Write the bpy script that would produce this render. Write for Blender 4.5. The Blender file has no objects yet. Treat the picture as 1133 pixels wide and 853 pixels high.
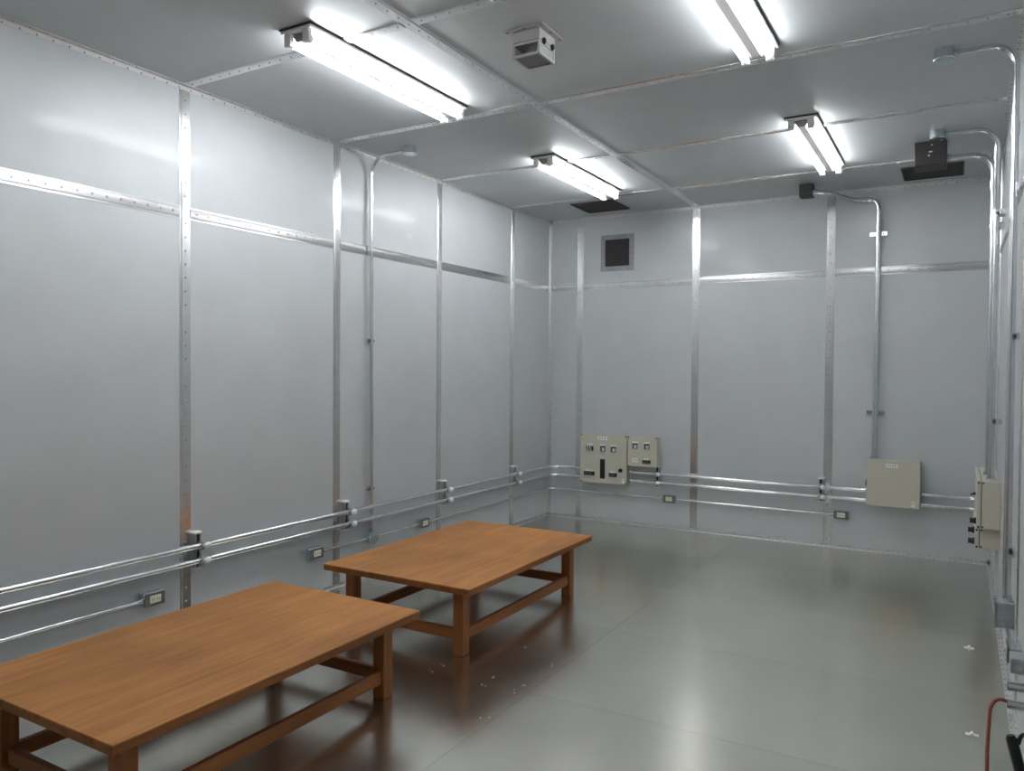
import bpy, bmesh, math, random
from mathutils import Vector, Matrix
random.seed(7)
C = bpy.context.scene
COL = C.collection
PI = math.pi

# ------------------------------------------------------------ camera, world, exposure
yaw, pitch, roll, F = -0.5281, -0.0201, 0.0068, 848.91
cy_, sy_, cp_, sp_ = math.cos(yaw), math.sin(yaw), math.cos(pitch), math.sin(pitch)
fwd = Vector((sy_*cp_, cy_*cp_, sp_)); rt = Vector((cy_, -sy_, 0)); up = rt.cross(fwd)
cr_, sr_ = math.cos(roll), math.sin(roll)
rt2 = rt*cr_ + up*sr_; up2 = up*cr_ - rt*sr_
cam_d = bpy.data.cameras.new('camera'); cam = bpy.data.objects.new('camera', cam_d); COL.objects.link(cam)
cam_d.sensor_fit = 'HORIZONTAL'; cam_d.sensor_width = 36; cam_d.lens = F/1133*36
cam_d.clip_start = 0.02
m = Matrix((rt2, up2, -fwd)).transposed().to_4x4(); m.translation = Vector((3.7807, -7.2665, 1.5451))
cam.matrix_world = m
C.camera = cam
w = bpy.data.worlds.new('world'); C.world = w; w.use_nodes = True
w.node_tree.nodes['Background'].inputs[0].default_value = (0, 0, 0, 1)
C.view_settings.view_transform = 'Standard'; C.view_settings.look = 'None'
C.view_settings.gamma = 1; C.view_settings.use_curve_mapping = False
C.view_settings.exposure = 1.47
TUBE_POWER, TUBE_POWER_RIGHT = 16.0, 10.5      # left row, right row (weakened to darken that side)

# ------------------------------------------------------------ room numbers (metres)
W, H, L = 4.02, 3.128, 8.91          # width (x), height (z), length (y from 0 to -L)
ZM = 2.416                           # 8 ft seam
YS = [-0.795, -2.010, -3.234, -4.454, -5.674, -6.894, -8.114]
XS = [0.358, 1.579, 2.784]

# ------------------------------------------------------------ materials
def new_mat(name):
    mt = bpy.data.materials.new(name); mt.use_nodes = True
    return mt, mt.node_tree, mt.node_tree.nodes['Principled BSDF']
def simple(name, col, rough=.5, metal=0., spec=.5):
    mt, nt, b = new_mat(name)
    b.inputs['Base Color'].default_value = (*col, 1); b.inputs['Roughness'].default_value = rough
    b.inputs['Metallic'].default_value = metal; b.inputs['Specular IOR Level'].default_value = spec
    return mt
def sheet(name, c1, c2, r1, r2, metal, scale=(1.2, 1.2, 1.2), bump=.02, bscale=3., spec=.5, coat=0., coat_r=.1, vary=0.):
    """sheet metal: soft mottled tone, uneven polish, slight waviness"""
    mt, nt, b = new_mat(name); N = nt.nodes.new; K = nt.links.new
    tc = N('ShaderNodeTexCoord'); mp = N('ShaderNodeMapping'); mp.inputs['Scale'].default_value = scale
    K(tc.outputs['Object'], mp.inputs[0])
    n = N('ShaderNodeTexNoise'); n.inputs['Scale'].default_value = 2.2; n.inputs['Detail'].default_value = 5
    K(mp.outputs[0], n.inputs['Vector'])
    cr = N('ShaderNodeValToRGB'); cr.color_ramp.elements[0].position = .3; cr.color_ramp.elements[1].position = .7
    cr.color_ramp.elements[0].color = (*c1, 1); cr.color_ramp.elements[1].color = (*c2, 1)
    K(n.outputs['Fac'], cr.inputs[0]); K(cr.outputs[0], b.inputs['Base Color'])
    n2 = N('ShaderNodeTexNoise'); n2.inputs['Scale'].default_value = 6; n2.inputs['Detail'].default_value = 4
    K(mp.outputs[0], n2.inputs['Vector'])
    mr = N('ShaderNodeMapRange'); mr.inputs['From Min'].default_value = .3; mr.inputs['From Max'].default_value = .7
    mr.inputs['To Min'].default_value = r1; mr.inputs['To Max'].default_value = r2
    K(n2.outputs['Fac'], mr.inputs['Value']); K(mr.outputs[0], b.inputs['Roughness'])
    if vary:
        oi = N('ShaderNodeObjectInfo'); mv = N('ShaderNodeMapRange'); mv.inputs['To Min'].default_value = 1-vary; mv.inputs['To Max'].default_value = 1+vary
        K(oi.outputs['Random'], mv.inputs['Value']); sc = N('ShaderNodeVectorMath'); sc.operation = 'SCALE'
        K(cr.outputs[0], sc.inputs[0]); K(mv.outputs[0], sc.inputs['Scale']); K(sc.outputs[0], b.inputs['Base Color'])
    b.inputs['Metallic'].default_value = metal; b.inputs['Specular IOR Level'].default_value = spec
    b.inputs['Coat Weight'].default_value = coat; b.inputs['Coat Roughness'].default_value = coat_r
    n3 = N('ShaderNodeTexNoise'); n3.inputs['Scale'].default_value = bscale; n3.inputs['Detail'].default_value = 1
    K(tc.outputs['Object'], n3.inputs['Vector'])
    bp = N('ShaderNodeBump'); bp.inputs['Strength'].default_value = bump; bp.inputs['Distance'].default_value = .05
    K(n3.outputs['Fac'], bp.inputs['Height']); K(bp.outputs[0], b.inputs['Normal'])
    return mt
def wood(name, c1, c2, c3, axis):
    mt, nt, b = new_mat(name); N = nt.nodes.new; K = nt.links.new
    tc = N('ShaderNodeTexCoord'); mp = N('ShaderNodeMapping')
    mp.inputs['Scale'].default_value = [(1.1 if i == axis else 14.) for i in range(3)]
    K(tc.outputs['Object'], mp.inputs[0])
    n = N('ShaderNodeTexNoise'); n.inputs['Scale'].default_value = 1.3; n.inputs['Detail'].default_value = 7
    n.inputs['Roughness'].default_value = .62; n.inputs['Distortion'].default_value = .6
    K(mp.outputs[0], n.inputs['Vector'])
    cr = N('ShaderNodeValToRGB'); e = cr.color_ramp.elements
    e[0].position = .28; e[0].color = (*c1, 1); e[1].position = .74; e[1].color = (*c3, 1)
    k = e.new(.5); k.color = (*c2, 1)
    K(n.outputs['Fac'], cr.inputs[0])
    mp2 = N('ShaderNodeMapping'); mp2.inputs['Scale'].default_value = [(6. if i == axis else 130.) for i in range(3)]
    K(tc.outputs['Object'], mp2.inputs[0])
    g = N('ShaderNodeTexNoise'); g.inputs['Scale'].default_value = 1.; g.inputs['Detail'].default_value = 3
    K(mp2.outputs[0], g.inputs['Vector'])
    big = N('ShaderNodeTexNoise'); big.inputs['Scale'].default_value = 1.6; big.inputs['Detail'].default_value = 2
    K(tc.outputs['Object'], big.inputs['Vector'])
    mr = N('ShaderNodeMapRange'); mr.inputs['To Min'].default_value = .76; mr.inputs['To Max'].default_value = 1.16
    mr.inputs['From Min'].default_value = .3; mr.inputs['From Max'].default_value = .7
    K(big.outputs['Fac'], mr.inputs['Value'])
    mr2 = N('ShaderNodeMapRange'); mr2.inputs['To Min'].default_value = .91; mr2.inputs['To Max'].default_value = 1.07
    mr2.inputs['From Min'].default_value = .3; mr2.inputs['From Max'].default_value = .7
    K(g.outputs['Fac'], mr2.inputs['Value'])
    mu = N('ShaderNodeMath'); mu.operation = 'MULTIPLY'; K(mr.outputs[0], mu.inputs[0]); K(mr2.outputs[0], mu.inputs[1])
    vm = N('ShaderNodeVectorMath'); vm.operation = 'SCALE'; K(cr.outputs[0], vm.inputs[0]); K(mu.outputs[0], vm.inputs['Scale'])
    K(vm.outputs[0], b.inputs['Base Color'])
    b.inputs['Roughness'].default_value = .5; b.inputs['Specular IOR Level'].default_value = .25
    bp = N('ShaderNodeBump'); bp.inputs['Strength'].default_value = .06; bp.inputs['Distance'].default_value = .002
    K(g.outputs['Fac'], bp.inputs['Height']); K(bp.outputs[0], b.inputs['Normal'])
    return mt

M = {}
M['wall'] = sheet('galvanised wall sheet', (.555, .578, .595), (.585, .608, .625), .58, .64, .5, bump=.012, spec=.4, coat=.13, coat_r=.10)
M['ceil'] = M['wall']
M['floor'] = sheet('brushed steel floor sheet', (.685, .672, .605), (.735, .72, .65), .215, .262, 1., vary=.05, bump=.012, bscale=2.)  # tone set per sheet in place of reflections off tilted sheets
M['strip'] = sheet('bright zinc seam strip', (.80, .80, .81), (.87, .87, .87), .17, .25, 1., scale=(5, 5, 5), bump=.03, bscale=4.)
M['stripflat'] = sheet('darkened zinc level strip', (.56, .56, .565), (.64, .64, .64), .22, .262, 1., scale=(5, 5, 5), bump=.03, bscale=4.)  # base colour darkened to tone down the lamp reflections
M['trim'] = sheet('pale zinc corner angle', (.62, .62, .625), (.70, .70, .70), .38, .46, .9, scale=(5, 5, 5), bump=.03, bscale=4.)
M['back'] = simple('dark wall backing', (.12, .12, .13), .7)
M['screw'] = simple('screw steel', (.36, .36, .36), .3, 1.)
M['pipe'] = sheet('galvanised conduit steel', (.66, .68, .69), (.76, .78, .79), .16, .25, 1., scale=(6, 6, 6), bump=.0)
M['zinc'] = sheet('blue zinc fitting', (.52, .60, .64), (.66, .73, .76), .19, .26, 1., scale=(20, 20, 20), bump=.0)
M['boxsteel'] = sheet('grey pressed steel box', (.40, .43, .43), (.50, .53, .53), .3, .42, .85, scale=(14, 14, 14), bump=.0)
M['ventframe'] = sheet('grey zinc vent frame', (.30, .30, .305), (.38, .38, .385), .36, .44, .8, scale=(9, 9, 9), bump=.0)
M['cover'] = simple('dark grey cover frame', (.16, .16, .15), .4, .3)
M['dark'] = simple('dark steel', (.05, .052, .055), .45, .3)
M['black'] = simple('black plastic', (.012, .012, .013), .4)
M['duct'] = simple('charcoal painted metal', (.045, .042, .042), .6)
M['ventplate'] = simple('dark vent honeycomb', (.085, .077, .080), .75, .0)
M['ventgrille'] = simple('black vent honeycomb', (.04, .038, .04), .75)
M['white'] = simple('white enamel', (.82, .82, .80), .35)
M['ridge'] = simple('darkened enamel reflector', (.30, .30, .30), .4)  # white enamel, coloured darker so the tubes stand apart in the glare
M['cap'] = simple('white cap plastic and clip glint', (.80, .80, .79), .4)
M['cream'] = simple('cream socket plate', (.74, .70, .58), .4)
M['panel'] = simple('beige enamel cabinet', (.53, .51, .425), .42)
M['panelside'] = M['panel']
M['label'] = simple('white label', (.85, .85, .84), .5)
M['ink'] = simple('dark ink', (.03, .03, .035), .6)
M['meter'] = simple('blue grey meter face', (.05, .065, .09), .35)
M['lens'] = simple('pale meter lens', (.62, .63, .65), .25)
M['grey'] = simple('grey enamel', (.44, .44, .43), .45)
M['smoke'] = simple('smoked plastic', (.16, .16, .165), .3)
M['frost'] = simple('frosted panel', (.40, .40, .40), .5)
M['orange'] = simple('orange rubber', (.30, .09, .05), .55)
M['red'] = simple('dark red rubber', (.14, .025, .015), .5)
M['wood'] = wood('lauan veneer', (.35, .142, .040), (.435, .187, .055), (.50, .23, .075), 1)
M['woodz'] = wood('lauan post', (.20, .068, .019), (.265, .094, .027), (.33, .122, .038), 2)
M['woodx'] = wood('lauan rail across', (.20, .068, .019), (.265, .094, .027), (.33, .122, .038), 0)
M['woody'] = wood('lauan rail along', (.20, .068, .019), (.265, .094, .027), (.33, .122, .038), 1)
def tube_mat(key, name, power):
    mt, nt, b = new_mat(name); M[key] = mt
    b.inputs['Base Color'].default_value = (.9, .9, .9, 1)
    b.inputs['Emission Color'].default_value = (.965, .985, 1.0, 1); b.inputs['Emission Strength'].default_value = power
tube_mat('tube', 'fluorescent tube', TUBE_POWER); tube_mat('tube_weak', 'weaker fluorescent tube', TUBE_POWER_RIGHT)

# ------------------------------------------------------------ mesh helpers
def box(bm, x0, x1, y0, y1, z0, z1, bev=0., seg=1):
    c = ((x0+x1)/2, (y0+y1)/2, (z0+z1)/2)
    r = bmesh.ops.create_cube(bm, size=1, matrix=Matrix.Translation(c) @ Matrix.Diagonal((abs(x1-x0), abs(y1-y0), abs(z1-z0), 1)))
    if bev:
        es = list({e for v in r['verts'] for e in v.link_edges})
        bmesh.ops.bevel(bm, geom=es, offset=bev, segments=seg, affect='EDGES', profile=.6)
def rod(bm, a, b_, r, n=12, r2=None):
    a, b_ = Vector(a), Vector(b_); d = b_-a
    q = d.to_track_quat('Z', 'Y').to_matrix().to_4x4()
    bmesh.ops.create_cone(bm, cap_ends=True, segments=n, radius1=r, radius2=r if r2 is None else r2, depth=d.length,
                          matrix=Matrix.Translation((a+b_)/2) @ q)
def ball(bm, c, r, s=(1, 1, 1), n=10):
    bmesh.ops.create_uvsphere(bm, u_segments=n, v_segments=max(6, n*2//3), radius=r, matrix=Matrix.Translation(c) @ Matrix.Diagonal((*s, 1)))
def fillet(pts, rad, n=9):
    pts = [Vector(p) for p in pts]; out = [pts[0]]
    for i in range(1, len(pts)-1):
        p = pts[i]; a = (pts[i-1]-p); c = (pts[i+1]-p)
        la, lc = a.length, c.length; a.normalize(); c.normalize()
        ang = a.angle(c)
        if ang > PI-.02: out.append(p); continue
        t = min(rad/math.tan(ang/2), la*.49, lc*.49); rr = t*math.tan(ang/2)
        cen = p + (a+c).normalized()*(rr/math.sin(ang/2))
        s = p+a*t-cen; e = p+c*t-cen; tot = s.angle(e); ax = s.cross(e).normalized()
        for k in range(n+1):
            out.append(cen + Matrix.Rotation(tot*k/n, 3, ax) @ s)
    out.append(pts[-1]); return out
def sweep(bm, pts, r, n=12, rad=.1, fn=9):
    P = fillet(pts, rad, fn) if rad else [Vector(p) for p in pts]
    t = (P[1]-P[0]).normalized(); u = t.orthogonal().normalized(); rings = []
    for i, p in enumerate(P):
        if i == 0: tn = (P[1]-P[0]).normalized()
        elif i == len(P)-1: tn = (P[-1]-P[-2]).normalized()
        else: tn = ((P[i]-P[i-1]).normalized()+(P[i+1]-P[i]).normalized()).normalized()
        q = t.rotation_difference(tn); u = q @ u; t = tn; v = t.cross(u)
        rings.append([bm.verts.new(p+(u*math.cos(2*PI*k/n)+v*math.sin(2*PI*k/n))*r) for k in range(n)])
    for a, b_ in zip(rings, rings[1:]):
        for k in range(n): bm.faces.new((a[k], a[(k+1) % n], b_[(k+1) % n], b_[k]))
    bm.faces.new(list(reversed(rings[0]))); bm.faces.new(rings[-1])
def extrude(bm, prof, o, u, n, d, length):
    """profile (s,t) in u,n axes, swept along d"""
    o, u, n, d = Vector(o), Vector(u), Vector(n), Vector(d)
    a = [bm.verts.new(o+u*s+n*t) for s, t in prof]; b_ = [bm.verts.new(o+u*s+n*t+d*length) for s, t in prof]
    k = len(prof)
    for i in range(k): bm.faces.new((a[i], a[(i+1) % k], b_[(i+1) % k], b_[i]))
    bm.faces.new(list(reversed(a))); bm.faces.new(b_)
def mk(build):
    bm = bmesh.new(); build(bm); return bm
def root_of(o):
    while o.parent: o = o.parent
    return o
def obj(name, bm, mat, parent=None, smooth=False, kind=None):
    if not isinstance(bm, bmesh.types.BMesh): bm = mk(bm)
    bmesh.ops.recalc_face_normals(bm, faces=bm.faces)
    if parent is not None:
        off = root_of(parent).location
        bmesh.ops.translate(bm, verts=bm.verts, vec=-off)
        me = bpy.data.meshes.new(name); bm.to_mesh(me)
        o = bpy.data.objects.new(name, me); o.parent = parent
    else:
        mn = Vector([min(v.co[i] for v in bm.verts) for i in range(3)]); mx = Vector([max(v.co[i] for v in bm.verts) for i in range(3)])
        c = (mn+mx)/2; c.z = mn.z
        bmesh.ops.translate(bm, verts=bm.verts, vec=-c)
        me = bpy.data.meshes.new(name); bm.to_mesh(me)
        o = bpy.data.objects.new(name, me); o.location = c
    bm.free(); COL.objects.link(o); me.materials.append(M[mat] if isinstance(mat, str) else mat)
    if smooth:
        for p in me.polygons: p.use_smooth = True
        me.set_sharp_from_angle(angle=math.radians(35))
    if kind: o['kind'] = kind
    return o
def tag(o, label, cat, group=None):
    o['label'] = label; o['category'] = cat
    if group: o['group'] = group
    return o
def thing(name, loc, label, cat, group=None):
    o = bpy.data.objects.new(name, None); o.location = loc; o.empty_display_size = .05; COL.objects.link(o)
    return tag(o, label, cat, group)
def dup(r, loc, label, group=None):
    def cp(o, par):
        c = o.copy(); COL.objects.link(c)
        if par: c.parent = par
        for ch in list(o.children): cp(ch, c)
        return c
    c = cp(r, None); c.location = loc; c['label'] = label
    if group: c['group'] = group
    return c
def struct(name, bm, mat, label, cat):
    o = obj(name, bm, mat); o['kind'] = 'structure'; tag(o, label, cat); return o

# ------------------------------------------------------------ walls, floor, ceiling
PROF = [(-.035, 0), (-.035, .0025), (-.0245, .0025), (-.0215, .007), (.0215, .007), (.0245, .0025), (.035, .0025), (.035, 0)]
SP = .0762
CROWN = [(-.035, 0), (-.035, .0025), (-.0245, .0025)] + [(-.0215+.0043*i, 0.0062+.0006*(1-((i-5)/5)**2)) for i in range(11)] + [(.0245, .0025), (.035, .0025), (.035, 0)]
def screws(bm, o, d, n, length, skip=(), h0=.007, start=.04):
    o, d, n = Vector(o), Vector(d), Vector(n)
    t = start
    while t < length-.02:
        if not any(abs(t-s) < .045 for s in skip):
            p = o+d*t+n*h0; rod(bm, p-n*.001, p+n*.0035, .0065, 7, .003)
        t += SP
def strip(parent, o, d, n, length, skip=()):
    d, n = Vector(d), Vector(n); u = d.cross(n)
    flat_ = abs(d.z) > .5 or abs(n.z) > .5      # level wall strips are crowned to spread the lamp reflections
    s = obj('seam_strip', lambda bm: extrude(bm, PROF if flat_ else CROWN, o, u, n, d, length), 'strip' if flat_ else 'stripflat', parent, True)
    obj('screws', lambda bm: screws(bm, o, d, n, length, skip), 'screw', s, kind='stuff')
def panels(parent, us, vs, put, mat, gap=.001):
    for a, b_ in zip(us, us[1:]):
        for c, d in zip(vs, vs[1:]):
            lo = (min(a, b_)+gap, max(a, b_)-gap, min(c, d)+gap, max(c, d)-gap)
            obj('wall_panel' if mat != 'floor' else 'floor_sheet', lambda bm: put(bm, *lo), mat, parent)
yall = [0]+YS+[-L]; xall = [0]+XS+[W]; zall = [0, ZM, H]
T = .012
# left
wl = struct('wall_left', lambda bm: box(bm, -.08, -T-.002, -L, 0, 0, H), 'back', 'left wall of riveted pale grey metal sheets behind the low tables', 'wall')
panels(wl, yall, zall, lambda bm, a, b_, c, d: box(bm, -T, 0, a, b_, c, d, .0015), 'wall')
for y in YS: strip(wl, (0, y, .03), (0, 0, 1), (1, 0, 0), H-.06, [ZM-.03])
prev = 0
for y in YS+[-L]:
    strip(wl, (0, y+.035 if y > -L else y, ZM), (0, 1, 0), (1, 0, 0), prev-.035-(y+.035) if prev else -(y+.035)-.03)
    prev = y
# right
wr = struct('wall_right', lambda bm: box(bm, W+T+.002, W+.08, -L, 0, 0, H), 'back', 'right wall of grey metal sheets seen edge on at the frame edge', 'wall')
panels(wr, yall, zall, lambda bm, a, b_, c, d: box(bm, W, W+T, a, b_, c, d, .0015), 'wall')
for y in YS: strip(wr, (W, y, .03), (0, 0, 1), (-1, 0, 0), H-.06, [ZM-.03])
prev = 0
for y in YS+[-L]:
    strip(wr, (W, y+.035 if y > -L else y, ZM), (0, 1, 0), (-1, 0, 0), prev-.035-(y+.035) if prev else -(y+.035)-.03)
    prev = y
# back (far) and the one behind the camera
wb = struct('wall_back', lambda bm: box(bm, 0, W, T+.002, .08, 0, H), 'back', 'far wall of pale grey metal sheets with control boxes on it', 'wall')
panels(wb, xall, zall, lambda bm, a, b_, c, d: box(bm, a, b_, 0, T, c, d, .0015), 'wall')
for x in XS: strip(wb, (x, 0, .03), (0, 0, 1), (0, -1, 0), H-.06, [ZM-.03])
prev = None
for x in XS+[W]:
    x0 = .03 if prev is None else prev+.035; x1 = x-.035
    strip(wb, (x0, 0, ZM), (1, 0, 0), (0, -1, 0), x1-x0); prev = x
wf = struct('wall_front', lambda bm: box(bm, 0, W, -L-.08, -L-T-.002, 0, H), 'back', 'metal sheet wall behind the camera', 'wall')
panels(wf, xall, zall, lambda bm, a, b_, c, d: box(bm, a, b_, -L-T, -L, c, d, .0015), 'wall')
for x in XS: strip(wf, (x, -L, .03), (0, 0, 1), (0, 1, 0), H-.06)
# ceiling
ce = struct('ceiling', lambda bm: box(bm, 0, W, -L, 0, H+T+.002, H+.08), 'back', 'grey metal sheet ceiling with lamps and vents', 'ceiling')
panels(ce, [0, XS[1], W], yall, lambda bm, a, b_, c, d: box(bm, a, b_, c, d, H, H+T, .0015), 'ceil')
strip(ce, (XS[1], -L, H), (0, 1, 0), (0, 0, -1), L-.03)
for y in YS:
    strip(ce, (.03, y, H), (1, 0, 0), (0, 0, -1), XS[1]-.065); strip(ce, (XS[1]+.035, y, H), (1, 0, 0), (0, 0, -1), W-XS[1]-.065)
# floor
fl = struct('floor', lambda bm: box(bm, 0, W, -L, 0, -.08, -T-.002), 'back', 'dull reflective steel sheet floor under the tables', 'floor')
panels(fl, [0, 2.018, W], [0, -1.0, -2.02, -3.038, -4.06, -5.08, -6.1, -7.12, -8.14, -L],
       lambda bm, a, b_, c, d: box(bm, a, b_, c, d, -T, 0), 'floor', .0007)
# corner angles
A = .028
ANG = [(0, 0), (A, 0), (A, .003), (.006, .003), (.003, .006), (.003, A), (0, A)]
def angle(n, o, u, v, d, length, label, mat='trim'):
    s = struct('trim_%d' % n, lambda bm: extrude(bm, ANG, o, u, v, d, length), mat, label, 'corner trim')
    u, v = Vector(u), Vector(v)
    def sc(bm):
        screws(bm, Vector(o)+u*.02, d, v, length, h0=.003); screws(bm, Vector(o)+v*.02, d, u, length, h0=.003, start=.078)
    obj('screws', sc, 'screw', s, kind='stuff')
angle(1, (0, -L, H), (1, 0, 0), (0, 0, -1), (0, 1, 0), L, 'screwed metal angle where the left wall meets the ceiling')
angle(2, (W, -L, H), (-1, 0, 0), (0, 0, -1), (0, 1, 0), L, 'screwed metal angle where the right wall meets the ceiling')
angle(3, (0, 0, H), (0, -1, 0), (0, 0, -1), (1, 0, 0), W, 'screwed metal angle where the far wall meets the ceiling')
angle(4, (0, -L, 0), (1, 0, 0), (0, 0, 1), (0, 1, 0), L, 'metal floor angle along the foot of the left wall')
angle(5, (W, -L, 0), (-1, 0, 0), (0, 0, 1), (0, 1, 0), L, 'metal floor angle along the foot of the right wall')
angle(6, (0, 0, 0), (0, -1, 0), (0, 0, 1), (1, 0, 0), W, 'shiny screwed floor angle along the foot of the far wall')
angle(7, (0, 0, 0), (1, 0, 0), (0, -1, 0), (0, 0, 1), H, 'upright metal angle in the far left corner')
angle(8, (W, 0, 0), (-1, 0, 0), (0, -1, 0), (0, 0, 1), H, 'upright metal angle in the far right corner behind the conduits')

# ------------------------------------------------------------ tables
def table(name, x0, x1, y0, y1, label):
    h, th, ov, lg = .40, .036, .095, .066
    t = thing(name, ((x0+x1)/2, (y0+y1)/2, 0), label, 'table', 'low wooden tables')
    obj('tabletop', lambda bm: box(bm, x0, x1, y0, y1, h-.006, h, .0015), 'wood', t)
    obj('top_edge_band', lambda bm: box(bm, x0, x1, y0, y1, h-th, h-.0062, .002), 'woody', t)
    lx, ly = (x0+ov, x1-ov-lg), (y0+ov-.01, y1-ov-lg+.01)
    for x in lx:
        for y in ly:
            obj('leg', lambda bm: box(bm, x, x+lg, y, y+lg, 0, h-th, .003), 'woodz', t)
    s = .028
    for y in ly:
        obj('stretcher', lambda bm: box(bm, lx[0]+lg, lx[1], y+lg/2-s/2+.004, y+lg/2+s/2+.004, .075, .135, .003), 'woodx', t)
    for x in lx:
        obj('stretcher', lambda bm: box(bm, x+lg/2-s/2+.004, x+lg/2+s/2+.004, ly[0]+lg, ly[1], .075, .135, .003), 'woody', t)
table('low_table', .568, 1.593, -3.945, -2.40, 'low reddish brown wooden table farther away, standing beyond the other table')
table('low_table', .606, 1.583, -5.886, -4.352, 'low reddish brown wooden table nearest the camera, cut off by the frame')

# ------------------------------------------------------------ fluorescent lamps
def lamp(x, y, label, tmat='tube'):
    x0, x1, y0, y1 = x-.095, x+.095, y-.645, y+.645
    t = thing('ceiling_lamp', (x, y, H), label, 'lamp', 'twin tube ceiling lamps')
    obj('base_plate', lambda bm: box(bm, x0, x1, y0, y1, H-.022, H-.008, .003), 'white', t)
    obj('backing_rim', lambda bm: box(bm, x0-.004, x1+.004, y0-.004, y1+.004, H-.008, H-.0005), 'dark', t)
    obj('reflector_ridge', lambda bm: extrude(bm, [(-.05, 0), (-.022, .04), (.022, .04), (.05, 0)], (x, y0+.03, H-.022), (1, 0, 0), (0, 0, -1), (0, 1, 0), 1.23), 'ridge', t)
    for dx in (-.058, .058):
        tb = obj('tube', lambda bm: rod(bm, (x+dx, y-.60, H-.06), (x+dx, y+.60, H-.06), .0165, 16), tmat, t, True)
        for s in (-1, 1):
            obj('tube_cap', lambda bm: rod(bm, (x+dx, y+s*.60, H-.06), (x+dx, y+s*.613, H-.06), .017, 16), 'white', tb, True)
    for s in (-1, 1):
        for dx in (-.058, .058):
            obj('lamp_holder', lambda bm: box(bm, x+dx-.02, x+dx+.02, min(y+s*.613, y+s*.640), max(y+s*.613, y+s*.640), H-.082, H-.022, .006, 2), 'white', t)
    return t
l0 = lamp(1.105, -4.045, 'twin tube ceiling lamp at upper left, largest in view')
dup(l0, (1.105, -1.615, H), 'twin tube ceiling lamp over the far left, near the square dark ceiling vent')
l1 = lamp(2.908, -4.045, 'twin tube ceiling lamp cut off by the top of the frame', 'tube_weak')
dup(l1, (2.908, -1.615, H), 'twin tube ceiling lamp over the far right, near the dark box and bent conduit')
dup(l0, (1.105, -6.485, H), 'twin tube ceiling lamp behind the camera, outside the frame')

# ------------------------------------------------------------ vents
def honey(bm, x0, x1, z0, z1, y, step=.018):
    nx = int((x1-x0)/step); nz = int((z1-z0)/step)
    for i in range(1, nx): box(bm, x0+(x1-x0)*i/nx-.0015, x0+(x1-x0)*i/nx+.0015, y, y+.008, z0, z1)
    for i in range(1, nz): box(bm, x0, x1, y+.0005, y+.0075, z0+(z1-z0)*i/nz-.0015, z0+(z1-z0)*i/nz+.0015)
vx0, vx1, vz0, vz1 = .587, .945, 2.557, 2.924; b_ = .048
v = thing('wall_vent', ((vx0+vx1)/2, 0, vz0), 'square dark vent in a flat metal frame high on the far wall', 'vent')
def fr(bm):
    o0, o1, o2, o3 = vx0, vx1, vz0, vz1
    box(bm, o0, o1, -.008, 0, o2, o2+b_, .001); box(bm, o0, o1, -.008, 0, o3-b_, o3, .001)
    box(bm, o0, o0+b_, -.008, 0, o2+b_, o3-b_, .001); box(bm, o1-b_, o1, -.008, 0, o2+b_, o3-b_, .001)
f_ = obj('frame', fr, 'ventframe', v)
def frs(bm):
    for k in range(7):
        a = vx0+.024+k*(vx1-vx0-.048)/6; c = vz0+.024+k*(vz1-vz0-.048)/6
        for p in ((a, vz0+.024), (a, vz1-.024), (vx0+.024, c), (vx1-.024, c)):
            rod(bm, (p[0], -.007, p[1]), (p[0], -.012, p[1]), .007, 7, .004)
obj('screws', frs, 'screw', f_, kind='stuff')
obj('honeycomb', lambda bm: (box(bm, vx0+b_, vx1-b_, -.002, -.0005, vz0+b_, vz1-b_), honey(bm, vx0+b_, vx1-b_, vz0+b_, vz1-b_, -.006)), 'ventgrille', v)
def cvent(x0, x1, y0, y1, label):
    v = thing('ceiling_vent', ((x0+x1)/2, (y0+y1)/2, H), label, 'vent')
    def g(bm):
        box(bm, x0+.012, x1-.012, y0+.012, y1-.012, H-.003, H-.0005)
        n = 22
        for i in range(1, n):
            a = x0+(x1-x0)*i/n; box(bm, a-.0015, a+.0015, y0+.012, y1-.012, H-.0055, H-.003)
            a = y0+(y1-y0)*i/n; box(bm, x0+.012, x1-.012, a-.0015, a+.0015, H-.005, H-.003)
    obj('honeycomb', g, 'ventplate', v)
    def rim(bm):
        box(bm, x0, x1, y0, y0+.012, H-.012, H-.0005); box(bm, x0, x1, y1-.012, y1, H-.012, H-.0005)
        box(bm, x0, x0+.012, y0+.012, y1-.012, H-.012, H-.0005); box(bm, x1-.012, x1, y0+.012, y1-.012, H-.012, H-.0005)
    obj('rim', rim, 'duct', v)
cvent(.555, .985, -.665, -.225, 'dark square ceiling vent at the far left behind the lamp')
cvent(3.36, 3.786, -.60, -.18, 'dark square ceiling vent at the far right behind the black box')

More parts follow.
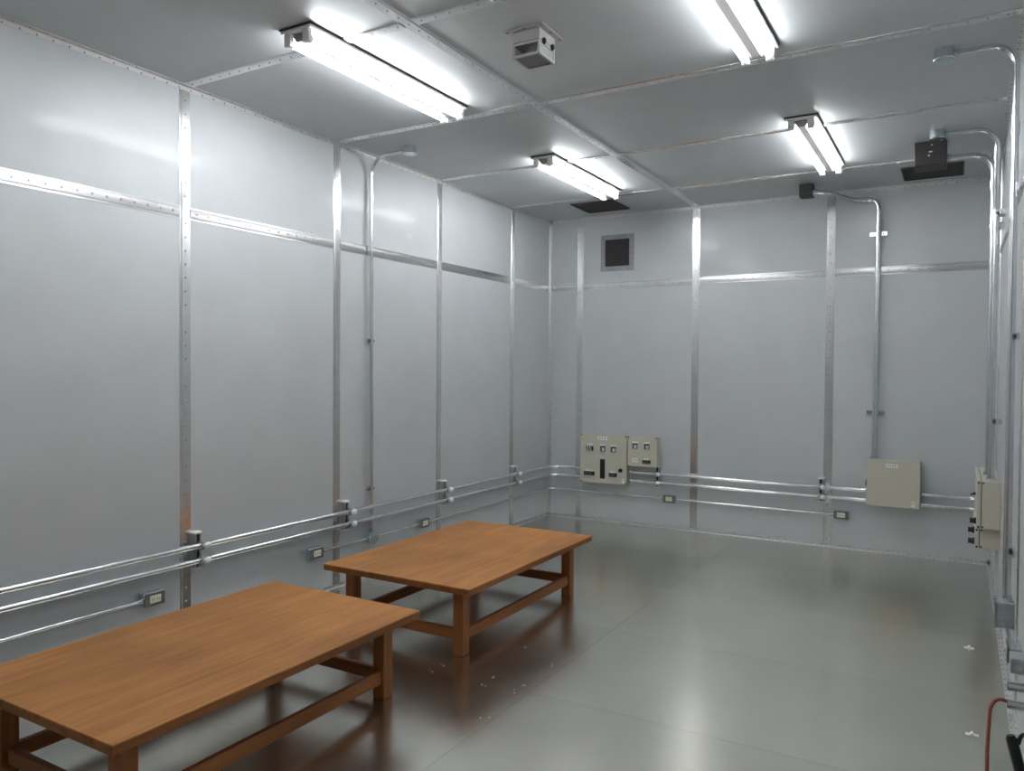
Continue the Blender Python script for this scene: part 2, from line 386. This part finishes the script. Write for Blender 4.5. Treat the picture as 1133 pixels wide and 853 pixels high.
# ------------------------------------------------------------ ceiling box (louvred speaker-like housing)
x0, x1, y0, y1, zt, zb = 1.945, 2.09, -4.138, -3.985, H, H-.125
t = thing('ceiling_box', ((x0+x1)/2, (y0+y1)/2, H), 'small grey open-sided box hanging from the ceiling between the lamps', 'box')
obj('mounting_flange', lambda bm: box(bm, x0-.03, x1+.03, y0-.03, y1+.03, zt-.006, zt-.0005, .001), 'grey', t)
def fb(bm):
    for px in (x0-.018, (x0+x1)/2, x1+.018):
        for py in (y0-.018, (y0+y1)/2, y1+.018):
            rod(bm, (px, py, zt-.006), (px, py, zt-.011), .006, 8)
obj('bolts', fb, 'screw', t, kind='stuff')
zm = zt-.058
obj('housing', lambda bm: box(bm, x0, x1, y0, y1, zm+.003, zt-.006, .002), 'grey', t)
def cage(bm):
    e = .012
    for z0_, z1_ in ((zm-e, zm), (zb, zb+e)):
        box(bm, x0, x1, y0, y0+e, z0_, z1_); box(bm, x0, x1, y1-e, y1, z0_, z1_)
        box(bm, x0, x0+e, y0+e, y1-e, z0_, z1_); box(bm, x1-e, x1, y0+e, y1-e, z0_, z1_)
    for px in (x0, x1-e):
        for py in (y0, y1-e): box(bm, px, px+e, py, py+e, zb+e, zm-e)
obj('cage_frame', cage, 'grey', t)
obj('side_panel', lambda bm: box(bm, x1-.008, x1-.004, y0+.012, y1-.012, zb+.012, zm-.012), 'frost', t)
obj('side_panel', lambda bm: box(bm, x0+.004, x0+.008, y0+.012, y1-.012, zb+.012, zm-.012), 'frost', t)
obj('bottom_panel', lambda bm: box(bm, x0+.012, x1-.012, y0+.012, y1-.012, zb+.003, zb+.006), 'smoke', t)
obj('inner_drum', lambda bm: rod(bm, ((x0+x1)/2+.012, (y0+y1)/2, zm), ((x0+x1)/2+.012, (y0+y1)/2, zb+.02), .042, 20), 'grey', t, True)
for py in (y0+.035, y1-.035):
    obj('latch', lambda bm: (rod(bm, (x1, py, zm), (x1+.012, py, zm), .011, 12), box(bm, x1+.002, x1+.010, py-.006, py+.006, zm-.016, zm+.014, .002)), 'black', t, True)

# ------------------------------------------------------------ conduits
def conduit(pts, r, label, cat='conduit', rad=.1, coup=(), ends=(), name='conduit', group=None):
    t = thing(name, pts[0], label, cat, group)
    obj('tube', lambda bm: sweep(bm, pts, r, 14, rad), 'pipe', t, True)
    for p, d in coup:
        d = Vector(d).normalized(); p = Vector(p)
        obj('coupling', lambda bm: (rod(bm, p-d*.03, p+d*.03, r*1.22, 14)), 'pipe', t, True)
    for p, d in ends:
        d = Vector(d).normalized(); p = Vector(p)
        obj('connector', lambda bm: (rod(bm, p-d*.026, p, r*1.3, 14), rod(bm, p-d*.009, p, r*1.75, 6)), 'zinc', t, True)
    return t
PX, RB, ZU, ZL = .063, .0165, .535, .450
X1a, X1b, X2a, X2b = .435, .945, 3.11, 3.52
for z, nm in ((ZU, 'upper'), (ZL, 'lower')):
    conduit([(PX, -L+.01, z), (PX, -PX, z), (X1a, -PX, z)], RB, '%s of the two thick conduits along the left wall, bending round the far corner' % nm,
            rad=.12, coup=[((PX, -5.05, z), (0, 1, 0))] if nm == 'x' else [], ends=[((X1a, -PX, z), (1, 0, 0))], group='thick horizontal conduits')
    conduit([(X1b, -PX, z), (X2a, -PX, z)], RB, '%s of the two thick conduits between the control boxes on the far wall' % nm,
            rad=0, ends=[((X1b, -PX, z), (-1, 0, 0)), ((X2a, -PX, z), (1, 0, 0))], group='thick horizontal conduits')
    conduit([(X2b, -PX, z), (W-PX, -PX, z), (W-PX, -.62, z)], RB, '%s of the two short thick conduits right of the blank beige box' % nm,
            rad=.1, ends=[((X2b, -PX, z), (-1, 0, 0))], group='thick horizontal conduits')
# brackets (upright strut with two clamps)
def bracket(o, along, out, label):
    o, a, n = Vector(o), Vector(along), Vector(out); k = Vector((0, 0, 1))
    t = thing('conduit_bracket', o, label, 'bracket', 'upright strut brackets holding the conduit pair')
    def bx(bm, a0, a1, n0, n1, z0, z1, bev=0):
        c = [o+a*a0+n*n0, o+a*a1+n*n1]
        box(bm, min(c[0].x, c[1].x), max(c[0].x, c[1].x), min(c[0].y, c[1].y), max(c[0].y, c[1].y), z0, z1, bev)
    def st(bm):
        bx(bm, -.021, -.017, 0, .043, .405, .602); bx(bm, .017, .021, 0, .043, .405, .602); bx(bm, -.017, .017, 0, .004, .405, .602)
        bx(bm, -.017, -.010, .039, .043, .405, .602); bx(bm, .010, .017, .039, .043, .405, .602)
    obj('strut', st, 'boxsteel', t)
    obj('slot', lambda bm: bx(bm, -.010, .010, .030, .033, .405, .602), 'black', t)
    obj('end_cap', lambda bm: bx(bm, -.026, .026, 0, .048, .598, .612, .004), 'cap', t)
    obj('end_cap', lambda bm: bx(bm, -.024, .024, 0, .046, .398, .407, .003), 'cap', t)
    for z in (ZU, ZL):
        def cl(bm):
            R_ = RB+.0045
            for s in range(-4, 5):
                g0 = PI/2*s/4*1.15; 
                p = o+n*(PX+R_*math.cos(g0)) + k*(z-o.z+R_*math.sin(g0))
                c = p; e = .004
                m_ = Matrix.Translation(c)
                bmesh.ops.create_cube(bm, size=1, matrix=m_ @ Matrix.Diagonal((abs(a.x)*.024+abs(n.x)*.005+.0005, abs(a.y)*.024+abs(n.y)*.005+.0005, .012, 1)))
        obj('clamp', cl, 'zinc', t)
        p = o+n*(PX+RB+.012)+a*.026; p.z = z
        obj('bolt_cap', lambda bm: (ball(bm, p, .020, n=12), rod(bm, p-a*.022, p, .008, 8)), 'cap', t, True)
    return t
for y, lb in ((-4.40, 'conduit bracket on the left wall nearest the camera'), (-3.17, 'second conduit bracket along the left wall, above the middle socket box'),
              (-1.97, 'third conduit bracket along the left wall, above the farthest left socket box'), (-.79, 'conduit bracket on the left wall nearest the far corner'),
              (-5.62, 'conduit bracket on the left wall beyond the left frame edge')):
    bracket((0, y, .405), (0, 1, 0), (1, 0, 0), lb)
bracket((1.225, 0, .405), (1, 0, 0), (0, -1, 0), 'conduit bracket on the far wall under the smaller control box')
bracket((2.735, 0, .405), (1, 0, 0), (0, -1, 0), 'conduit bracket on the far wall left of the blank beige box')

# thin conduits and socket boxes
ZS, SX, RS = .298, .03, .0095
def outlet(o, along, out, label, w=.12):
    o, a, n = Vector(o), Vector(along), Vector(out); z0 = o.z
    t = thing('socket_box', o, label, 'socket', 'wall socket boxes')
    def bx(bm, a0, a1, n0, n1, z0_, z1_, bev=0):
        c = [o+a*a0+n*n0, o+a*a1+n*n1]
        box(bm, min(c[0].x, c[1].x), max(c[0].x, c[1].x), min(c[0].y, c[1].y), max(c[0].y, c[1].y), z0+z0_, z0+z1_, bev)
    obj('box_body', lambda bm: bx(bm, -w/2, w/2, 0, .046, 0, .072, .004), 'zinc', t)
    obj('cover_frame', lambda bm: bx(bm, -w/2, w/2, .046, .05, 0, .072, .002), 'cover', t)
    pl = obj('socket_plate', lambda bm: bx(bm, -.033, .033, .05, .056, .016, .057, .002), 'cream', t)
    def sl(bm):
        for s in (-1, 1):
            bx(bm, s*.016-.007, s*.016-.005, .0555, .0565, .030, .043); bx(bm, s*.016+.004, s*.016+.006, .0555, .0565, .031, .042)
    obj('slots', sl, 'ink', pl)
    for s in (-1, 1):
        obj('screw', lambda bm: rod(bm, o+a*s*.048+n*.05+Vector((0, 0, .036)), o+a*s*.048+n*.053+Vector((0, 0, .036)), .004, 8), 'screw', t)
    return t
zo = .262
for y, lb in ((-4.677, 'socket box on the left wall nearest the camera, above the near table'),
              (-3.467, 'middle socket box on the left wall, left of the round junction box'),
              (-2.255, 'socket box on the left wall right of the round junction box, behind the far table')):
    outlet((0, y, zo), (0, 1, 0), (1, 0, 0), lb)
outlet((1.35, 0, zo), (1, 0, 0), (0, -1, 0), 'socket box on the far wall below the two control boxes')
outlet((2.905, 0, zo), (1, 0, 0), (0, -1, 0), 'socket box on the far wall left of the blank beige box')
G = 'thin conduits between the socket boxes'
conduit([(SX, -L+.01, ZS), (SX, -4.737, ZS)], RS, 'thin conduit at lower left running into the nearest socket box', rad=0, ends=[((SX, -4.737, ZS), (0, 1, 0))], group=G)
conduit([(SX, -3.407, ZS), (SX, -2.937, ZS)], RS, 'thin conduit from the middle left socket box to the round junction box', rad=0, ends=[((SX, -3.407, ZS), (0, -1, 0))], group=G)
conduit([(SX, -2.843, ZS), (SX, -2.315, ZS)], RS, 'thin conduit from the round junction box to the socket box behind the far table', rad=0, ends=[((SX, -2.315, ZS), (0, 1, 0))], group=G)
conduit([(SX, -2.195, ZS), (SX, -SX, ZS), (1.29, -SX, ZS)], RS, 'thin conduit bending round the far left corner under the thick pair', rad=.1,
        ends=[((SX, -2.195, ZS), (0, -1, 0)), ((1.29, -SX, ZS), (1, 0, 0))], group=G)
conduit([(1.41, -SX, ZS), (2.845, -SX, ZS)], RS, 'thin conduit between the two socket boxes on the far wall', rad=0,
        ends=[((1.41, -SX, ZS), (-1, 0, 0)), ((2.845, -SX, ZS), (1, 0, 0))], group=G)
# round junction boxes
def jbox(o, n, spouts, label, r=.047, dep=.05):
    o, n = Vector(o), Vector(n)
    t = thing('junction_box', o, label, 'junction box', 'round zinc junction boxes')
    obj('box_body', lambda bm: rod(bm, o+n*.001, o+n*dep, r, 24), 'zinc', t, True)
    obj('lid', lambda bm: rod(bm, o+n*dep, o+n*(dep+.006), r*1.05, 24, r), 'zinc', t, True)
    for d in spouts:
        d = Vector(d); c = o+n*.028
        obj('spout', lambda bm: (rod(bm, c+d*(r-.006), c+d*(r+.02), .017, 14), rod(bm, c+d*(r+.004), c+d*(r+.012), .022, 6)), 'zinc', t, True)
    s = n.orthogonal().normalized()
    for k in (-1, 1):
        obj('lid_screw', lambda bm: rod(bm, o+n*(dep+.006)+s*k*r*.7, o+n*(dep+.009)+s*k*r*.7, .006, 8), 'screw', t)
    return t
jbox((0, -2.89, .298), (1, 0, 0), [(0, 1, 0), (0, -1, 0), (0, 0, 1)], 'round zinc junction box low on the left wall behind the far table')
jbox((.385, -2.905, H), (0, 0, -1), [(-1, 0, 0)], 'round zinc junction box on the ceiling near the left wall')
jbox((3.69, -2.94, H), (0, 0, -1), [(1, 0, 0)], 'round zinc junction box on the ceiling at upper right, nearest the camera')
jbox((3.63, -1.51, H), (0, 0, -1), [(1, 0, 0)], 'round zinc junction box on the ceiling just in front of the black box')
zc = H-.028
conduit([(.318, -2.905, zc), (.03, -2.905, zc), (.03, -2.89, .365)], .0125, 'tall thin conduit up the left wall bending onto the ceiling', rad=.14,
        coup=[((.03, -2.902, 2.80), (0, 0, 1))])
def saddle(o, a, n, r, label, stand, wide=.07):
    """pipe clamp: base bar across, strap over the pipe, two ear screws"""
    o, a, n = Vector(o), Vector(a), Vector(n)
    t = thing('pipe_clamp', o, label, 'clamp', 'pipe clamps on the upright conduits')
    def bar(bm):
        c = [o-a*wide/2, o+a*wide/2+n*max(stand-r-.001, .003)]
        box(bm, min(c[0].x, c[1].x), max(c[0].x, c[1].x), min(c[0].y, c[1].y), max(c[0].y, c[1].y), o.z-.016, o.z+.016, .001)
    obj('base_bar', bar, 'pipe', t)
    def strap(bm):
        R0, R1 = r+.0005, r+.004
        ang = [PI*(-.62)+i*PI*1.24/12 for i in range(13)]
        prof = [(math.sin(g)*R1, stand+math.cos(g)*R1) for g in ang] + [(math.sin(g)*R0, stand+math.cos(g)*R0) for g in reversed(ang)]
        extrude(bm, prof, o-Vector((0, 0, .011)), a, n, (0, 0, 1), .022)
    obj('strap', strap, 'pipe', t)
    for s in (-1, 1):
        p = o+a*s*(r+.016)+n*max(stand-r-.001, .003)
        obj('ear', lambda bm: box(bm, min(p.x-abs(a.x)*.012, p.x), max(p.x+abs(a.x)*.012, p.x+n.x*.008), min(p.y-abs(a.y)*.012, p.y+n.y*.008), max(p.y+abs(a.y)*.012, p.y), o.z-.010, o.z+.010, .001), 'pipe', t)
        obj('screw', lambda bm: rod(bm, p, p+n*.014, .006, 8), 'dark', t)
    return t
saddle((0, -2.895, 1.755), (0, 1, 0), (1, 0, 0), .0125, 'small clamp halfway up the tall conduit on the left wall', .03, .06)
saddle((0, -2.891, .66), (0, 1, 0), (1, 0, 0), .0125, 'small clamp low on the tall conduit on the left wall', .03, .06)

# far wall upright conduit and its dark ceiling box
conduit([(2.692, -.375, 3.062), (2.80, -.375, 3.045), (2.98, -.06, 3.02), (3.165, -.05, 3.02), (3.158, -.05, .812)], .0205,
        'upright conduit on the far wall from the blank beige box to the dark ceiling box', rad=.16,
        coup=[((3.1648, -.05, 2.80), (0, 0, 1))], ends=[((3.158, -.05, .812), (0, 0, -1)), ((2.692, -.375, 3.062), (-1, 0, 0))])
saddle((3.1642, 0, 2.725), (1, 0, 0), (0, -1, 0), .0205, 'upper clamp on the upright conduit of the far wall', .05, .135)
saddle((3.159, 0, 1.205), (1, 0, 0), (0, -1, 0), .0205, 'lower clamp on the upright conduit of the far wall', .05, .135)
def ceil_box(x0, x1, y0, y1, h, label, name):
    t = thing(name, ((x0+x1)/2, (y0+y1)/2, H), label, 'box')
    obj('box_body', lambda bm: box(bm, x0, x1, y0, y1, H-h, H-.0005, .003), 'duct', t)
    obj('cover', lambda bm: box(bm, x0+.004, x1-.004, y0-.004, y0, H-h+.004, H-.004, .0015), 'duct', t)
    for px in (x0+.014, x1-.014):
        for pz in (H-h+.014, H-.016):
            obj('screw', lambda bm: rod(bm, (px, y0-.004, pz), (px, y0-.008, pz), .005, 8), 'dark', t)
    return t
ceil_box(2.585, 2.692, -.43, -.32, .106, 'small dark box on the ceiling above the far wall, joined to a bent conduit', 'dark_box')
bb = ceil_box(3.486, 3.681, -1.285, -1.09, .165, 'large black box on the ceiling in front of the right vent', 'black_box')
for px, pz, ww in ((3.585, H-.075, .022), (3.575, H-.10, .012), (3.592, H-.03, .008)):
    obj('label_plate', lambda bm: box(bm, px-ww/2, px+ww/2, -1.292, -1.289, pz-.004, pz+.004), 'label', bb)

# right wall uprights
conduit([(3.757, -2.94, zc), (3.988, -2.94, zc), (3.993, -2.94, .465)], .0145, 'upright conduit on the right wall nearest the camera, bending to the ceiling', rad=.11,
        coup=[((3.99, -2.94, 2.70), (0, 0, 1))], ends=[((3.993, -2.94, .465), (0, 0, -1))])
conduit([(3.697, -1.51, zc), (3.966, -1.51, zc), (3.966, -1.42, 2.6), (3.966, -1.42, .862)], .0165, 'upright conduit from the round junction box down to the right wall box', rad=.12,
        coup=[((3.966, -1.49, 2.93), (0, -.09, .5))], ends=[((3.966, -1.42, .862), (0, 0, -1))])
conduit([(3.682, -1.19, 3.02), (3.956, -1.19, 3.02), (3.956, -1.19, .862)], .019, 'upright conduit from the black ceiling box down to the right wall box', rad=.17,
        coup=[((3.956, -1.19, 2.80), (0, 0, 1))], ends=[((3.682, -1.19, 3.02), (-1, 0, 0)), ((3.956, -1.19, .862), (0, 0, -1))])
def wallclamp(y, z, r, x, label): return saddle((W, y, z), (0, 1, 0), (-1, 0, 0), r, label, W-x, .12)
wallclamp(-2.94, 1.72, .0145, 3.9915, 'clamp halfway up the nearest upright conduit of the right wall')
wallclamp(-2.94, .70, .0145, 3.9925, 'clamp low on the nearest upright conduit of the right wall')
wallclamp(-1.42, 2.575, .0165, 3.966, 'upper clamp on the right wall conduit coming from the round junction box')
wallclamp(-1.42, 1.235, .0165, 3.966, 'lower clamp on the right wall conduit coming from the round junction box')
wallclamp(-1.19, 2.53, .019, 3.956, 'upper clamp on the right wall conduit coming from the black box')
wallclamp(-1.19, 1.22, .019, 3.956, 'lower clamp on the right wall conduit coming from the black box')

# ------------------------------------------------------------ control boxes on the far wall
def flat(bm, x0, x1, z0, z1, y, th=.004, bev=0): box(bm, x0, x1, y-th, y, z0, z1, bev)
def corner_screws(t, x0, x1, z0, z1, y, corners):
    for sx, sz in corners:
        px = x0+.010 if sx < 0 else x1-.010; pz = z0+.010 if sz < 0 else z1-.010
        obj('corner_screw', lambda bm: rod(bm, (px, y, pz), (px, y-.006, pz), .008, 10, .006), 'dark', t)
def label_marks(t, x0, x1, z0, z1, y, n, seed):
    lp = obj('name_plate', lambda bm: flat(bm, x0, x1, z0, z1, y, .003), 'label', t)
    rnd = random.Random(seed)
    def mk_(bm):
        w_ = (x1-x0)*.8/n
        for i in range(n):
            cx = x0+(x1-x0)*.1+w_*(i+.5); zc_ = (z0+z1)/2; hh = (z1-z0)*.26
            flat(bm, cx-w_*.32, cx+w_*.32, zc_+hh*.6, zc_+hh*.9, y-.003, .0006)
            flat(bm, cx-w_*.38, cx+w_*.38, zc_-hh*.2, zc_+hh*.1, y-.003, .0006)
            flat(bm, cx-w_*.05, cx+w_*.05, zc_-hh, zc_+hh, y-.003, .0006)
            if i == n-1 or rnd.random() < .5: flat(bm, cx-w_*.3, cx+w_*.3, zc_-hh, zc_-hh*.6, y-.003, .0006)
    obj('lettering', mk_, 'ink', lp)
def meter(t, x0, x1, z0, z1, y):
    f = obj('meter', lambda bm: flat(bm, x0, x1, z0, z1, y, .012, .002), 'meter', t)
    s = x1-x0
    obj('lens', lambda bm: flat(bm, x0+s*.34, x1-s*.08, z0+s*.10, z1-s*.28, y-.012, .003), 'lens', f)
    obj('meter_label', lambda bm: flat(bm, x0-.004, x1+.004, z1+.004, z1+.018, y, .002), 'label', t)
def breaker(t, x0, x1, z0, z1, y):
    f = obj('breaker', lambda bm: flat(bm, x0, x1, z0, z1, y, .016, .002), 'black', t)
    n = 4
    def tg(bm):
        for i in range(n):
            cx = x0+(x1-x0)*(i+.5)/n*.82; flat(bm, cx-.006, cx+.006, z0+.009, z1-.009, y-.016, .003)
    obj('toggles', tg, 'smoke', f)
    obj('breaker_label', lambda bm: flat(bm, x0+.012, x1-.012, z1+.002, z1+.018, y, .002), 'label', t)
D = .12
a0, a1, c0, c1 = .432, .935, .408, .901
t = thing('control_box', ((a0+a1)/2, 0, c0), 'larger beige control box with meters and a dark upright slot on the far wall', 'control box')
obj('case', lambda bm: box(bm, a0+.006, a1-.006, -D+.018, 0, c0+.006, c1-.006, .003), 'panel', t)
obj('lid', lambda bm: box(bm, a0, a1, -D, -D+.016, c0, c1, .004, 2), 'panel', t)
corner_screws(t, a0, a1, c0, c1, -D, [(-1, -1), (-1, 1), (1, -1), (1, 1)])
label_marks(t, .623, .728, .847, .879, -D, 3, 3)
def big(bm): flat(bm, .492, .580, .728, .782, -D, .008, .002)
f = obj('switch_unit', big, 'grey', t)
def sw(bm):
    for k, (u0, u1) in enumerate(((.496, .506), (.522, .534), (.548, .556), (.560, .576))): flat(bm, u0, u1, .732 if k % 2 else .745, .778, -D-.008, .004)
obj('switches', sw, 'ink', f)
obj('lens', lambda bm: flat(bm, .536, .547, .740, .772, -D-.008, .004), 'lens', f)
obj('meter_label', lambda bm: flat(bm, .510, .566, .788, .801, -D, .002), 'label', t)
meter(t, .655, .706, .731, .784, -D); meter(t, .768, .822, .729, .782, -D)
obj('upright_slot', lambda bm: flat(bm, .651, .704, .455, .651, -D, .006, .002), 'black', t)
obj('slot_label', lambda bm: flat(bm, .652, .702, .660, .672, -D, .002), 'label', t)
breaker(t, .475, .590, .483, .518, -D); breaker(t, .751, .835, .483, .518, -D)
obj('knob', lambda bm: (rod(bm, (.875, -D, .551), (.875, -D-.022, .551), .018, 20)), 'black', t, True)
obj('knob_plate', lambda bm: flat(bm, .850, .900, .572, .582, -D, .002), 'grey', t)
obj('sticker', lambda bm: flat(bm, .885, .914, .424, .447, -D, .0015), 'label', t)
obj('sticker', lambda bm: flat(bm, .885, .914, .450, .472, -D, .0015), 'cream', t)
a0, a1, c0, c1 = .946, 1.250, .604, .900
t = thing('control_box', ((a0+a1)/2, 0, c0), 'smaller beige control box with two meters, right of the larger one', 'control box')
obj('case', lambda bm: box(bm, a0+.006, a1-.006, -D+.018, 0, c0+.006, c1-.006, .003), 'panel', t)
obj('lid', lambda bm: box(bm, a0, a1, -D, -D+.016, c0, c1, .004, 2), 'panel', t)
corner_screws(t, a0, a1, c0, c1, -D, [(-1, 1), (1, 1)])
meter(t, .998, 1.049, .778, .830, -D); meter(t, 1.120, 1.172, .778, .830, -D)
obj('blank_plate', lambda bm: flat(bm, .988, 1.055, .641, .662, -D, .003), 'cream', t)
obj('plate_label', lambda bm: flat(bm, .992, 1.052, .672, .682, -D, .002), 'label', t)
breaker(t, 1.102, 1.184, .640, .670, -D)
# blank beige box
a0, a1, c0, c1, D2 = 3.117, 3.515, .428, .810, .19
t = thing('control_box', ((a0+a1)/2, 0, c0), 'plain beige cabinet with one name plate at the foot of the upright conduit', 'control box')
obj('case', lambda bm: box(bm, a0+.004, a1-.004, -D2+.022, 0, c0+.004, c1-.002, .003), 'panel', t)
obj('door', lambda bm: box(bm, a0, a1, -D2, -D2+.02, c0, c1, .004, 2), 'panel', t)
label_marks(t, 3.262, 3.350, .757, .787, -D2, 4, 5)
obj('sticker', lambda bm: flat(bm, 3.452, 3.482, .443, .462, -D2, .0015), 'label', t)
obj('lock', lambda bm: (flat(bm, 3.452, 3.482, .466, .488, -D2, .004, .002), rod(bm, (3.467, -D2-.004, .477), (3.467, -D2-.007, .477), .006, 10)), 'cream', t)
obj('hinge', lambda bm: rod(bm, (a0-.004, -D2+.012, .59), (a0-.004, -D2+.012, .64), .006, 10), 'dark', t)
# right wall box (two stacked cases seen end on)
def side_box(y0, y1, z0, z1, xf, label):
    t = thing('control_box', (W, (y0+y1)/2, z0), label, 'control box')
    obj('case', lambda bm: box(bm, xf+.026, W, y0, y1, z0, z1, .003), 'panel', t)
    obj('gasket', lambda bm: box(bm, xf+.022, xf+.026, y0+.003, y1-.003, z0+.003, z1-.003), 'black', t)
    obj('lid', lambda bm: box(bm, xf, xf+.022, y0-.002, y1+.002, z0-.002, z1+.002, .003, 2), 'panel', t)
    for pz in (z0+.012, z1-.012):
        obj('lid_screw', lambda bm: rod(bm, (xf+.010, y0, pz), (xf+.010, y0-.008, pz), .007, 8), 'dark', t)
        obj('lid_screw', lambda bm: rod(bm, (xf+.034, y0, pz), (xf+.034, y0-.006, pz), .006, 8), 'dark', t)
    return t
XF = 3.889
t1 = side_box(-1.5, -.64, .545, .852, XF, 'beige control box on the right wall below two upright conduits, seen end on')
t2 = side_box(-1.44, -.80, .405, .538, XF-.006, 'narrow beige box hung directly under the right wall control box')
def knob(t, y, z, xf):
    obj('knob', lambda bm: (rod(bm, (xf, y, z), (xf-.012, y, z), .022, 16), rod(bm, (xf-.012, y, z), (xf-.034, y, z), .017, 16), box(bm, xf-.036, xf-.030, y-.006, y+.006, z-.018, z+.018, .002)), 'black', t, True)
knob(t1, -1.38, .575, XF); knob(t2, -1.30, .500, XF-.008); knob(t2, -1.40, .445, XF-.008)
obj('lever', lambda bm: (box(bm, XF-.014, XF, -1.07, -1.04, .70, .72, .002), rod(bm, (XF-.012, -1.055, .71), (XF-.03, -1.055, .70), .006, 8)), 'dark', t1)

# ------------------------------------------------------------ low things on the right wall
o = thing('pull_box', (W, -2.95, .34), 'small grey pull box at the foot of the nearest right wall conduit', 'box')
obj('box_body', lambda bm: box(bm, 3.948, W, -3.0, -2.89, .345, .465, .003), 'boxsteel', o)
obj('cover', lambda bm: box(bm, 3.942, 3.947, -3.004, -2.886, .341, .469, .002), 'zinc', o)
for py in (-2.985, -2.905):
    obj('cover_screw', lambda bm: rod(bm, (3.942, py, .455), (3.938, py, .455), .005, 8), 'screw', o)
outlet((W, -3.42, .335), (0, 1, 0), (-1, 0, 0), 'socket box low on the right wall near the frame edge')
conduit([(W-SX, -3.36, .372), (W-SX, -3.0, .372)], RS, 'short thin conduit low on the right wall beside the pull box', rad=0, ends=[((W-SX, -3.36, .372), (0, -1, 0)), ((W-SX, -3.0, .372), (0, 1, 0))], group=G)
saddle((W, -3.12, .372), (0, 0.0001, 1), (-1, 0, 0), RS, 'pale clamp on the short thin conduit of the right wall', SX, .05) if False else None
o = thing('pipe_stub', (W, -4.3, .45), 'pair of short pipe stubs sticking out of the right wall at the frame edge', 'pipe')
for z in (.527, .466):
    s_ = obj('stub', lambda bm: rod(bm, (3.932, -4.3, z), (W, -4.3, z), .0155, 18), 'pipe', o, True)
    obj('bore', lambda bm: rod(bm, (3.9312, -4.3, z), (3.935, -4.3, z), .012, 16), 'black', s_)
obj('wall_plate', lambda bm: box(bm, W-.006, W, -4.345, -4.255, .42, .575, .002), 'boxsteel', o)
o = thing('wall_box', (W, -4.3, .59), 'small zinc box on the right wall just above the two pipe stubs', 'box')
obj('box_body', lambda bm: box(bm, 3.936, W, -4.34, -4.26, .545 +.035, .63, .003), 'boxsteel', o)
obj('knockout', lambda bm: rod(bm, (3.958, -4.34, .603), (3.958, -4.344, .603), .011, 14), 'zinc', o, True)
tag(obj('orange_cord', lambda bm: sweep(bm, [(3.94, -4.285, .466), (3.905, -4.285, .475), (3.885, -4.29, .44), (3.878, -4.33, .32), (3.876, -4.40, .16), (3.872, -4.46, .012), (3.85, -4.75, .011), (3.87, -5.1, .011)], .006, 10, .05, 6), 'orange', None, True),
    'orange cord hanging from the pipe stub on the right wall to the floor', 'cord')
o = thing('black_plug', (3.95, -4.42, .25), 'black cable plug hanging at the bottom right corner below the pipe stubs', 'plug')
obj('grip', lambda bm: (rod(bm, (3.938, -4.42, .405), (3.975, -4.44, .26), .0165, 14), rod(bm, (3.936, -4.419, .412), (3.939, -4.42, .40), .012, 14)), 'black', o, True)
obj('cable', lambda bm: sweep(bm, [(3.975, -4.44, .262), (3.985, -4.45, .20), (4.0, -4.47, .30), (3.99, -4.44, .43), (3.965, -4.42, .425), (3.957, -4.42, .39)], .006, 8, .03, 6), 'black', o, True)
for y, lb in ((-2.267, 'tiny shiny metal clip on the floor near the right wall, farther one'), (-3.466, 'tiny shiny metal clip on the floor near the right wall, nearer one')):
    o = thing('metal_clip', (3.85, y, 0), lb, 'clip')
    obj('tab', lambda bm: extrude(bm, [(-.024, 0), (-.024, .0015), (-.008, .003), (-.003, .011), (.004, .012), (.009, .003), (.026, .0015), (.026, 0)], (3.85, y-.012, 0), (1, 0, 0), (0, 0, 1), (0, 1, 0), .024), 'cap', o)  # white colour stands for the glint of the metal
# pale specks of metal dust by the far table
def dust(bm):
    rnd = random.Random(3)
    pts = [(1.708, -3.555), (1.963, -3.716), (1.48, -4.009), (1.476, -4.104), (1.779, -4.006), (1.779, -4.109), (1.963, -4.109), (1.962, -4.008), (1.967, -4.417)]
    for x, y in pts:
        for k in range(2):
            a, b_ = x+rnd.uniform(-.012, .012)*k*3, y+rnd.uniform(-.012, .012)*k*3
            s_ = rnd.uniform(.002, .0035)/(k+1)
            box(bm, a-s_, a+s_, b_-s_*.7, b_+s_*.7, 0, .002)
o = obj('metal_dust', dust, 'label', kind='stuff'); tag(o, 'pale specks of dust scattered on the floor in front of the far table', 'dust')
